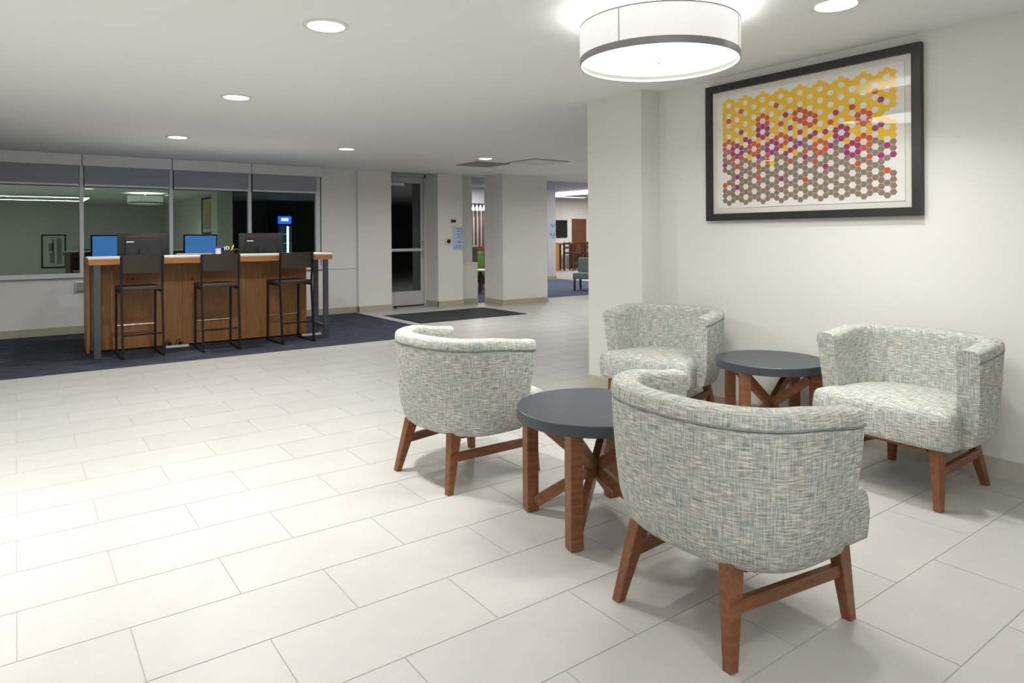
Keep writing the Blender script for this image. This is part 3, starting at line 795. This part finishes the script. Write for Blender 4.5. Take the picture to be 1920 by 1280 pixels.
# ------------------------------------------------------------------ round side tables
def table(lab, x, y, rad, rot, h):
    t = thing('side_table', lab, 'table', (x, y, 0), math.radians(rot), 'round slate side tables')
    lathe('table_top', [(0, 0.505 - 0.048), (rad - 0.003, 0.505 - 0.048), (rad, 0.505 - 0.045), (rad, 0.505 - 0.003), (rad - 0.003, 0.505), (0, 0.505)], M['slate'], t, 96)
    zt_ = 0.458
    for sx, sy in ((1, 1), (1, -1), (-1, 1), (-1, -1)):
        bm = bmesh.new(); bm_box(bm, sx * h - 0.028, sx * h + 0.028, sy * h - 0.028, sy * h + 0.028, 0.004, zt_, bev=0.002); obj('leg', bm, M['leg_table'], t)
        bm = bmesh.new(); bm_lathe(bm, [(0, 0), (0.016, 0), (0.016, 0.005), (0, 0.005)], 16, sx * h, sy * h); obj('foot_glide', bm, M['plastic_bk'], t)
    k = h - 0.02
    for sx, sy in ((1, 1), (1, -1)):
        for s in (1, -1):
            bm = bmesh.new(); bm_bar(bm, (s * sx * k, s * sy * k, zt_ - 0.035), (-s * sx * k, -s * sy * k, 0.045), 0.034, 0.046); obj('brace', bm, M['leg_table'], t)
table('round slate-topped side table nearer the camera, partly behind the tub chair', 2.048, 2.205, 0.340, -13.6, 0.2125)
table('round slate-topped side table by the wall under the hexagon picture', 3.65, 2.385, 0.313, -42, 0.195)

# ------------------------------------------------------------------ computer desk with bar ledge
dk = thing('computer_desk', 'long oak computer desk with white ledge on steel end frames', 'desk', (1.90, 8.20, 0), math.radians(-2.0))
x0, x1 = -1.30, 1.285
box('ledge_top', (x0, x1, 0.0, 0.62, 1.030, 1.050), M['white'], dk, bev=0.002)
box('ledge_apron', (x0 + 0.004, x1 - 0.004, 0.006, 0.60, 0.972, 1.030), M['oak_edge'], dk)
pw = (2.12) / 3
for k in range(3):
    box('front_panel', (-1.06 + k * pw + 0.0015, -1.06 + (k + 1) * pw - 0.0015, 0.44, 0.465, 0.02, 0.972), M['oak'], dk)
box('front_panel', (x0 + 0.03, -1.0615, 0.46, 0.485, 0.02, 0.972), M['oak'], dk)
box('side_panel', (x0, x0 + 0.03, 0.44, 1.2, 0.0, 1.03), M['oak'], dk)
box('side_panel', (1.06, 1.09, 0.44, 1.2, 0.0, 0.972), M['oak'], dk)
box('work_surface', (x0 + 0.03, 1.06, 0.465, 1.22, 0.735, 0.765), M['white'], dk)
for gx, gz in ((-0.86, 0.79), (-0.25, 0.77), (0.55, 0.78)):
    bm = bmesh.new(); bm_lathe(bm, [(0, 0), (0.011, 0), (0.011, 0.006), (0, 0.006)], 14)
    bmesh.ops.transform(bm, matrix=Matrix.Translation((gx, 0.441, gz)) @ Matrix.Rotation(PI / 2, 4, 'X'), verts=bm.verts); obj('grommet', bm, M['dk_wood'], dk)
def end_frame(x):
    fr = boxes('end_frame', [(x - 0.03, x + 0.03, 0.02, 0.055, 0.0, 0.972), (x - 0.03, x + 0.03, 0.40, 0.435, 0.0, 0.972), (x - 0.025, x + 0.025, 0.055, 0.40, 0.13, 0.165)], M['steel'], dk)
    boxes('leveller', [(x - 0.012, x + 0.012, 0.025, 0.05, -0.0, 0.012)], M['alu'], fr)
end_frame(-1.22); end_frame(1.205)

# power strips on the carpet
def strip(lab, x, y, rz, n):
    t = thing('power_strip', lab, 'power strip', (x, y, 0.0), rz)
    box('body', (-0.12, 0.12, -0.025, 0.025, 0, 0.026), M['white_pl'], t, bev=0.004)
    for k in range(4): box('socket', (-0.095 + k * 0.055, -0.065 + k * 0.055, -0.014, 0.014, 0.025, 0.0275), M['grey_pl'], t)
    for k in range(n):
        bm = bmesh.new(); bm_box(bm, -0.10 + k * 0.11, -0.06 + k * 0.11, -0.016, 0.016, 0.026, 0.062, bev=0.004)
        bm_tube(bm, [(-0.08 + k * .11, 0, 0.06), (-0.085 + k * .11, 0.0, 0.09), (-0.11 + k * .11, 0.02, 0.08), (-0.13 + k * .11, 0.045, 0.012)], 0.005, 6); obj('plug', bm, M['plastic_bk'], t)
strip('white power strip with black plugs on the carpet between two stools', 1.49, 8.56, -0.05, 2)
strip('white power strip on the carpet at the right end of the desk', 3.03, 8.50, 0.0, 0)

# all-in-one computers, screens toward the window
def pc_proto():
    t = thing('computer', 'x', 'computer', group='all-in-one computers on the desk')
    box('back_shell', (-0.265, 0.265, -0.03, 0.0, 0.17, 0.54), M['plastic_dk'], t, bev=0.008, seg=2)
    box('hump', (-0.19, 0.19, -0.05, -0.029, 0.17, 0.47), M['plastic_dk'], t, bev=0.006)
    box('vent_stripe', (-0.185, 0.165, -0.033, -0.029, 0.492, 0.500), M['red'], t)
    box('logo', (-0.175, -0.10, -0.0515, -0.0495, 0.436, 0.448), M['white_pl'], t)
    box('bezel', (-0.262, 0.262, 0.0, 0.012, 0.173, 0.537), M['plastic_bk'], t)
    box('screen', (-0.245, 0.245, 0.0115, 0.0135, 0.195, 0.52), M['screen'], t)
    bm = bmesh.new(); bm_lathe(bm, [(0, 0), (0.03, 0), (0.028, 0.012), (0, 0.016)], 20)
    bmesh.ops.transform(bm, matrix=Matrix.Translation((0.0, -0.05, 0.335)) @ Matrix.Rotation(PI / 2, 4, 'X'), verts=bm.verts); obj('hinge_cap', bm, M['steel'], t)
    boxes('stand', [(-0.045, 0.045, -0.075, -0.05, 0.012, 0.36), (-0.12, 0.12, -0.13, 0.08, 0.0, 0.014)], M['plastic_bk'], t)
    return t
p0 = pc_proto()
place(p0, True, (1.20, 8.93, 0.765), math.radians(-3), 'black all-in-one computer on the desk above the stool by the steel leg end')
place(p0, False, (2.52, 8.90, 0.765), math.radians(-2), 'black all-in-one computer on the desk beside the pen holder')
# small desk things on the ledge
t = thing('pen_holder', 'grey pen holder with a yellow highlighter on the desk ledge', 'pen holder', (2.045, 8.60, 1.05))
boxes('cup', [(-0.07, 0.07, -0.03, -0.026, 0, 0.05), (-0.07, 0.07, 0.026, 0.03, 0, 0.075), (-0.07, -0.066, -0.026, 0.026, 0, 0.075), (0.066, 0.07, -0.026, 0.026, 0, 0.05), (-0.07, 0.07, -0.026, 0.026, 0, 0.004)], M['plastic_dk'], t)
bm = bmesh.new(); bm_tube(bm, [(0.03, 0, 0.006), (0.075, 0, 0.11)], 0.008); obj('highlighter', bm, M['yellow_pl'], t, smooth=True)
bm = bmesh.new(); bm_tube(bm, [(-0.02, 0.005, 0.006), (-0.03, 0.005, 0.095)], 0.007); obj('marker', bm, M['white_pl'], t, smooth=True)
bm = bmesh.new(); bm_lathe(bm, [(0.012, 0.0), (0.022, 0.0), (0.022, 0.014), (0.012, 0.014)], 20, closed=True)
bmesh.ops.transform(bm, matrix=Matrix.Translation((0.0, -0.01, 0.075)) @ Matrix.Rotation(PI / 2, 4, 'X'), verts=bm.verts); obj('tape_roll', bm, M['white_pl'], t, smooth=True)
t = thing('card_box', 'small white and blue card box beside the pen holder', 'box', (1.945, 8.60, 1.05), 0.2)
box('body', (-0.025, 0.025, -0.02, 0.02, 0, 0.075), M['white_pl'], t); box('lid', (-0.04, 0.04, -0.025, 0.025, 0.075, 0.10), M['blue_pl'], t, bev=0.004)
t = thing('keyboard', 'thin grey keyboard lying on the ledge before the card box', 'keyboard', (1.68, 8.62, 1.05), -0.05)
box('body', (-0.19, 0.19, -0.06, 0.06, 0, 0.016), M['grey_pl'], t, bev=0.003)
for r in range(4):
    for c in range(12):
        if r == 0 and 3 < c < 8: continue
        box('key', (-0.178 + c * 0.03, -0.153 + c * 0.03, -0.05 + r * 0.027, -0.027 + r * 0.027, 0.015, 0.020), M['vent'], t)
box('key', (-0.058, 0.087, -0.05, -0.027, 0.015, 0.020), M['vent'], t)
tag(boxes('paper_sheet', [(-0.14, 0.14, -0.1, 0.1, 0, 0.002)], M['white_pl'], loc=(1.24, 8.45, 1.05), rz=-0.1), 'white paper sheet on the ledge before the first computer', 'paper')

# ------------------------------------------------------------------ bar stools
def stool_proto():
    t = thing('bar_stool', 'x', 'stool', group='bar stools at the desk')
    # local: back at -y (toward camera), seat front at +y; width along x
    wx = 0.19; r_ = 0.011
    for sx in (-1, 1):
        bm = bmesh.new(); bm_bar(bm, (sx * wx, -0.25, 0.01), (sx * (wx + 0.002), -0.175, 0.70), 0.022, 0.022, (0, 1, 0)); bm_bar(bm, (sx * (wx + 0.002), -0.175, 0.70), (sx * (wx + 0.006), -0.205, 1.065), 0.020, 0.020, (0, 1, 0)); obj('back_post', bm, M['black'], t)
        bm = bmesh.new(); bm_bar(bm, (sx * wx, 0.25, 0.01), (sx * wx, 0.225, 0.70), 0.022, 0.022, (0, 1, 0)); obj('leg', bm, M['black'], t)
        bm = bmesh.new(); bm_bar(bm, (sx * wx, -0.261, 0.011), (sx * wx, 0.261, 0.011), 0.022, 0.022); obj('floor_runner', bm, M['black'], t)
        bm = bmesh.new(); bm_bar(bm, (sx * wx, -0.18, 0.688), (sx * wx, 0.23, 0.688), 0.020, 0.024); obj('seat_rail', bm, M['black'], t)
    bm = bmesh.new(); bm_box(bm, -0.205, 0.205, -0.185, 0.245, 0.70, 0.738, bev=0.010, seg=2); obj('seat', bm, M['leather'], t, smooth=True)
    bm = bmesh.new()
    # slightly curved back panel
    nx = 10; fr, bk = [], []
    for i in range(nx + 1):
        u = -1 + 2 * i / nx; yb = 0.018 * (u * u) - 0.018
        for lst, dy in ((fr, 0.008), (bk, -0.008)):
            lst.append((u * 0.196, -0.190 + yb + dy))
    for i in range(nx):
        bm_hex8(bm, [(bk[i][0], bk[i][1] + 0.014, 0.885), (bk[i + 1][0], bk[i + 1][1] + 0.014, 0.885), (fr[i + 1][0], fr[i + 1][1] + 0.014, 0.885), (fr[i][0], fr[i][1] + 0.014, 0.885)],
                [(bk[i][0], bk[i][1], 1.07), (bk[i + 1][0], bk[i + 1][1], 1.07), (fr[i + 1][0], fr[i + 1][1], 1.07), (fr[i][0], fr[i][1], 1.07)])
    bmesh.ops.remove_doubles(bm, verts=bm.verts, dist=1e-5)
    obj('backrest', bm, M['leather'], t)
    bm = bmesh.new(); bm_tube(bm, [(-wx, 0.242, 0.30), (wx, 0.242, 0.30)], 0.011, 10); obj('foot_rest', bm, M['chrome'], t, smooth=True)['label'] = 'polished steel foot rest'
    bm = bmesh.new(); bm_bar(bm, (-wx, -0.224, 0.24), (wx, -0.224, 0.24), 0.014, 0.014); obj('rear_rung', bm, M['black'], t)
    return t
st = stool_proto()
ST = [((1.070, 8.27), 1, 'brown-black bar stool at the desk end with the grey side frame'),
      ((1.84, 8.20), -2, 'brown-black bar stool between the two other desk stools'),
      ((2.68, 8.235), 3, 'brown-black bar stool at the desk end nearest the entrance mat')]
for i, ((x, y), a, lab) in enumerate(ST):
    place(st, i == 0, (x, y, 0.0), math.radians(a), lab)

# ------------------------------------------------------------------ lounge beyond the openings
# slatted screen with lamps
t = thing('slat_screen', 'brown vertical slat screen on a white backing in the lounge', 'screen', (10.75, 16.0, 0))
box('backing', (-0.75, 0.75, 0.06, 0.10, 0.0, 2.12), M['white'], t)
box('top_bar', (-0.75, 0.75, -0.06, 0.10, 2.12, 2.16), M['plastic_bk'], t)
for k in range(12): box('slat', (-0.72 + k * 0.125, -0.67 + k * 0.125, -0.02, 0.06, 0.0, 2.12), M['slat'], t)
for k in range(6):
    bm = bmesh.new(); bm_lathe(bm, [(0.012, 2.12), (0.012, 2.08), (0.03, 2.06), (0.04, 1.97), (0, 1.965)], 16, -0.48 + k * 0.12, -0.09); obj('bulb', bm, M['cove'], t, smooth=True)
tag(boxes('upholstered_bench', [(-0.5, 0.5, -0.25, 0.25, 0.12, 0.45), (-0.5, 0.5, 0.17, 0.27, 0.45, 0.96), (-0.48, -0.42, -0.22, -0.16, 0, 0.12), (0.42, 0.48, -0.22, -0.16, 0, 0.12), (-0.48, -0.42, 0.16, 0.22, 0, 0.12), (0.42, 0.48, 0.16, 0.22, 0, 0.12)], M['door_wood'], loc=(10.6, 15.55, 0)), 'dark red bench in front of the slat screen', 'bench')
gc = thing('lounge_chair', 'green lounge chair with dark wooden legs in the lounge', 'chair', (8.92, 13.35, 0), math.radians(20))
box('seat', (-0.3, 0.3, -0.3, 0.3, 0.30, 0.44), M['green'], gc, bev=0.03, seg=3); box('backrest', (-0.3, 0.3, 0.22, 0.34, 0.40, 0.88), M['green'], gc, bev=0.03, seg=3)
for sx in (-1, 1):
    for sy in (-1, 1):
        bm = bmesh.new(); bm_bar(bm, (sx * 0.24, sy * 0.22, 0.31), (sx * 0.28, sy * 0.28, 0.005), 0.04, 0.04, (0, 1, 0)); obj('leg', bm, M['dk_wood'], gc)
t = thing('end_table', 'pale topped end table with crossed dark legs before the green chair', 'table', (8.25, 12.35, 0), 0.5)
box('table_top', (-0.25, 0.25, -0.25, 0.25, 0.49, 0.52), M['white'], t, bev=0.003)
for sx in (-1, 1):
    for sy in (-1, 1): box('leg', (sx * 0.21 - 0.025, sx * 0.21 + 0.025, sy * 0.21 - 0.025, sy * 0.21 + 0.025, 0, 0.49), M['dk_wood'], t)
for s in (-1, 1):
    bm = bmesh.new(); bm_bar(bm, (-0.2 * s, -0.2, 0.04), (0.2 * s, 0.2, 0.44), 0.03, 0.04); obj('brace', bm, M['dk_wood'], t)
t = thing('wood_cabinet', 'tall taupe cabinet just past the half-height wall', 'cabinet', (7.75, 12.05, 0))
box('body', (-0.14, 0.13, 0, 0.4, 0, 1.02), M['slat'], t); box('upper_case', (-0.14, 0.0, 0, 0.4, 1.05, 1.55), M['slat'], t); box('shelf', (-0.15, 0.13, -0.01, 0.4, 1.02, 1.05), M['white'], t)

# cove lights
t = thing('cove_light', 'long white cove light along the lounge ceiling', 'ceiling light', (13.95, 15.6, ZF))
boxes('trough', [(-0.10, 0.12, -4.5, 4.2, -0.10, 0.0)], M['white'], t)
boxes('strip', [(-0.115, -0.10, -4.5, 4.2, -0.10, -0.02), (-0.10, 0.12, -4.5, 4.2, -0.115, -0.10)], M['cove'], t)
t = thing('recessed_strip', 'short bright recessed strip above the far lounge wall', 'ceiling light', (15.6, 18.2, ZF))
box('trim', (-0.7, 0.9, -0.12, 0.12, -0.02, 0), M['white'], t); box('lens', (-0.65, 0.85, -0.08, 0.08, -0.025, -0.02), M['cove'], t)
for k, (x, y, en) in enumerate(((8.0, 12.4, 28), (10.6, 12.6, 36), (13.3, 13.0, 42), (15.5, 16.0, 65), (17.5, 18.2, 50), (10.3, 15.2, 32))):  # downlights added to brighten the lounge, besides its cove light
    t = place(dl, False, (x, y, ZF), 0, ['round downlight in the lounge ceiling by the half-height wall', 'round downlight in the lounge ceiling above the grey side chair', 'round downlight in the lounge ceiling by the slim column', 'round downlight in the lounge ceiling before the high tables', 'round downlight in the lounge ceiling above the high tables', 'round downlight in the lounge ceiling before the slat screen'][k])
    l = lamp_light('lounge_beam', 'AREA', (x, y, ZF - 0.012), en, shape='DISK', size=0.18, color=(1, 0.96, 0.92))

# far wall: television, wood panel, picture
t = thing('television', 'flat black television on the far lounge wall', 'television', (16.93, 20.0, 1.51))
box('body', (-0.27, 0.26, -0.05, 0, -0.33, 0.33), M['plastic_bk'], t); box('screen', (-0.25, 0.24, -0.052, -0.049, -0.31, 0.31), M['screen_off'], t)
t = thing('wood_cladding', 'tall reddish brown wood cladding on the far lounge wall', 'cladding', (17.82, 19.998, 0))
for k in range(4): box('board', (-0.36, 0.36, -0.04, 0, k * 0.475, k * 0.475 + 0.472), M['door_wood'], t)
t = thing('blue_picture', 'dark blue picture beside the brown wood panel', 'picture', (18.62, 20.0, 1.50))
box('frame', (-0.28, 0.28, -0.03, 0, -0.33, 0.33), M['plastic_bk'], t); box('print', (-0.24, 0.24, -0.033, -0.029, -0.29, 0.29), M['blue_pl'], t)
t = thing('oak_counter', 'light oak counter end in the far lounge', 'counter', (15.35, 18.4, 0))
box('body', (-0.15, 0.12, 0, 0.6, 0, 0.95), M['oak_edge'], t); box('top', (-0.17, 0.14, -0.02, 0.62, 0.95, 0.99), M['oak'], t)
def high_chair_proto():
    t = thing('dining_chair', 'x', 'chair', group='dark wooden chairs in the far lounge')
    box('seat', (-0.2, 0.2, -0.2, 0.2, 0.60, 0.65), M['dk_wood'], t)
    for sx in (-1, 1):
        box('leg', (sx * 0.18 - 0.02, sx * 0.18 + 0.02, -0.2, -0.16, 0, 0.60), M['dk_wood'], t)
        box('back_post', (sx * 0.18 - 0.02, sx * 0.18 + 0.02, 0.16, 0.20, 0, 1.02), M['dk_wood'], t)
    for z in (0.78, 0.92): box('back_rail', (-0.16, 0.16, 0.165, 0.19, z, z + 0.08), M['dk_wood'], t)
    box('stretcher', (-0.16, 0.16, -0.19, -0.17, 0.25, 0.29), M['dk_wood'], t)
    return t
hc = high_chair_proto()
place(hc, True, (15.95, 18.3, 0), 0.3, 'dark wooden high chair beside the oak counter')
place(hc, False, (16.65, 18.35, 0), 2.8, 'dark wooden high chair between the two high tables')
place(hc, False, (17.3, 18.6, 0), -0.4, 'dark wooden high chair below the brown wood panel')
def high_table(lab, x, y):
    t = thing('high_table', lab, 'table', (x, y, 0))
    box('table_top', (-0.4, 0.4, -0.35, 0.35, 0.92, 0.96), M['dk_wood'], t)
    for sx in (-1, 1):
        for sy in (-1, 1): box('leg', (sx * 0.36 - 0.03, sx * 0.36 + 0.03, sy * 0.31 - 0.03, sy * 0.31 + 0.03, 0, 0.92), M['dk_wood'], t)
high_table('dark wooden high table below the television', 16.2, 19.1); high_table('dark wooden high table below the brown wood panel', 17.4, 19.25)
t = thing('side_chair', 'grey green upholstered side chair with dark legs on the lounge carpet', 'chair', (10.52, 11.55, 0), math.radians(122))
box('seat', (-0.26, 0.26, -0.28, 0.24, 0.26, 0.40), M['teal_grey'], t, bev=0.02, seg=2); box('backrest', (-0.26, 0.26, -0.30, -0.18, 0.30, 0.73), M['teal_grey'], t, bev=0.03, seg=2)
for sx in (-1, 1):
    for sy in (-0.25, 0.2): 
        bm = bmesh.new(); bm_bar(bm, (sx * 0.22, sy, 0.31), (sx * 0.22, sy * 1.1, 0.002), 0.042, 0.042, (0, 1, 0)); obj('leg', bm, M['dk_wood'], t)

# ------------------------------------------------------------------ things behind the camera, seen mirrored in the window
t = thing('drinks_cooler', 'tall drinks cooler with blue lit header, mirrored in the end window pane', 'cooler', (6.52, 0.42, 0))
boxes('cabinet', [(-0.24, 0.24, -0.32, 0.0, 0, 1.92), (-0.24, -0.20, 0.0, 0.34, 0, 1.92), (0.20, 0.24, 0, 0.34, 0, 1.92), (-0.20, 0.20, 0, 0.34, 0, 0.2), (-0.20, 0.20, 0, 0.34, 1.88, 1.92)], M['plastic_bk'], t)
hd = box('header', (-0.20, 0.20, 0.0, 0.35, 1.66, 1.88), M['cool_blue'], t)
boxes('header_mark', [(-0.10 + k * 0.055, -0.06 + k * 0.055, 0.35, 0.353, 1.74, 1.82) for k in range(4)], M['cool_white'], hd)
box('light_tube', (0.10, 0.15, 0.22, 0.26, 0.22, 1.58), M['cool_white'], t)
for k in range(4): box('shelf', (-0.20, 0.20, 0.0, 0.2, 0.5 + k * 0.28, 0.515 + k * 0.28), M['white_pl'], t)
t = thing('leaning_picture', 'portrait framed drawing on the back wall, mirrored in the window', 'picture', (0.95, YB, 0.86), 0.0)
boxes('frame', [(-0.32, 0.32, 0, 0.03, -0.52, -0.48), (-0.32, 0.32, 0, 0.03, 0.48, 0.52), (-0.32, -0.28, 0, 0.03, -0.48, 0.48), (0.28, 0.32, 0, 0.03, -0.48, 0.48)], M['frame'], t)
box('paper', (-0.28, 0.28, 0, 0.01, -0.48, 0.48), M['matboard'], t)
boxes('drawing', [(-0.10, 0.02, 0.01, 0.013, -0.38, -0.05), (-0.13, 0.0, 0.01, 0.013, 0.0, 0.25), (-0.04, 0.0, 0.01, 0.013, -0.05, 0.36), (0.08, 0.2, 0.01, 0.012, -0.4, 0.4)], M['grey_pl'], t)
t = thing('low_cabinet', 'black low cabinet against the back wall, mirrored in the window', 'cabinet', (1.75, YB + 0.25, 0))
box('body', (-0.35, 0.35, -0.24, 0.2, 0, 0.86), M['plastic_bk'], t)
for s in (-1, 1):
    d = box('cabinet_door', (s * 0.17 - 0.16, s * 0.17 + 0.16, 0.2, 0.22, 0.04, 0.82), M['plastic_bk'], t); box('knob', (s * 0.04 - 0.01, s * 0.04 + 0.01, 0.22, 0.24, 0.45, 0.5), M['alu'], d)
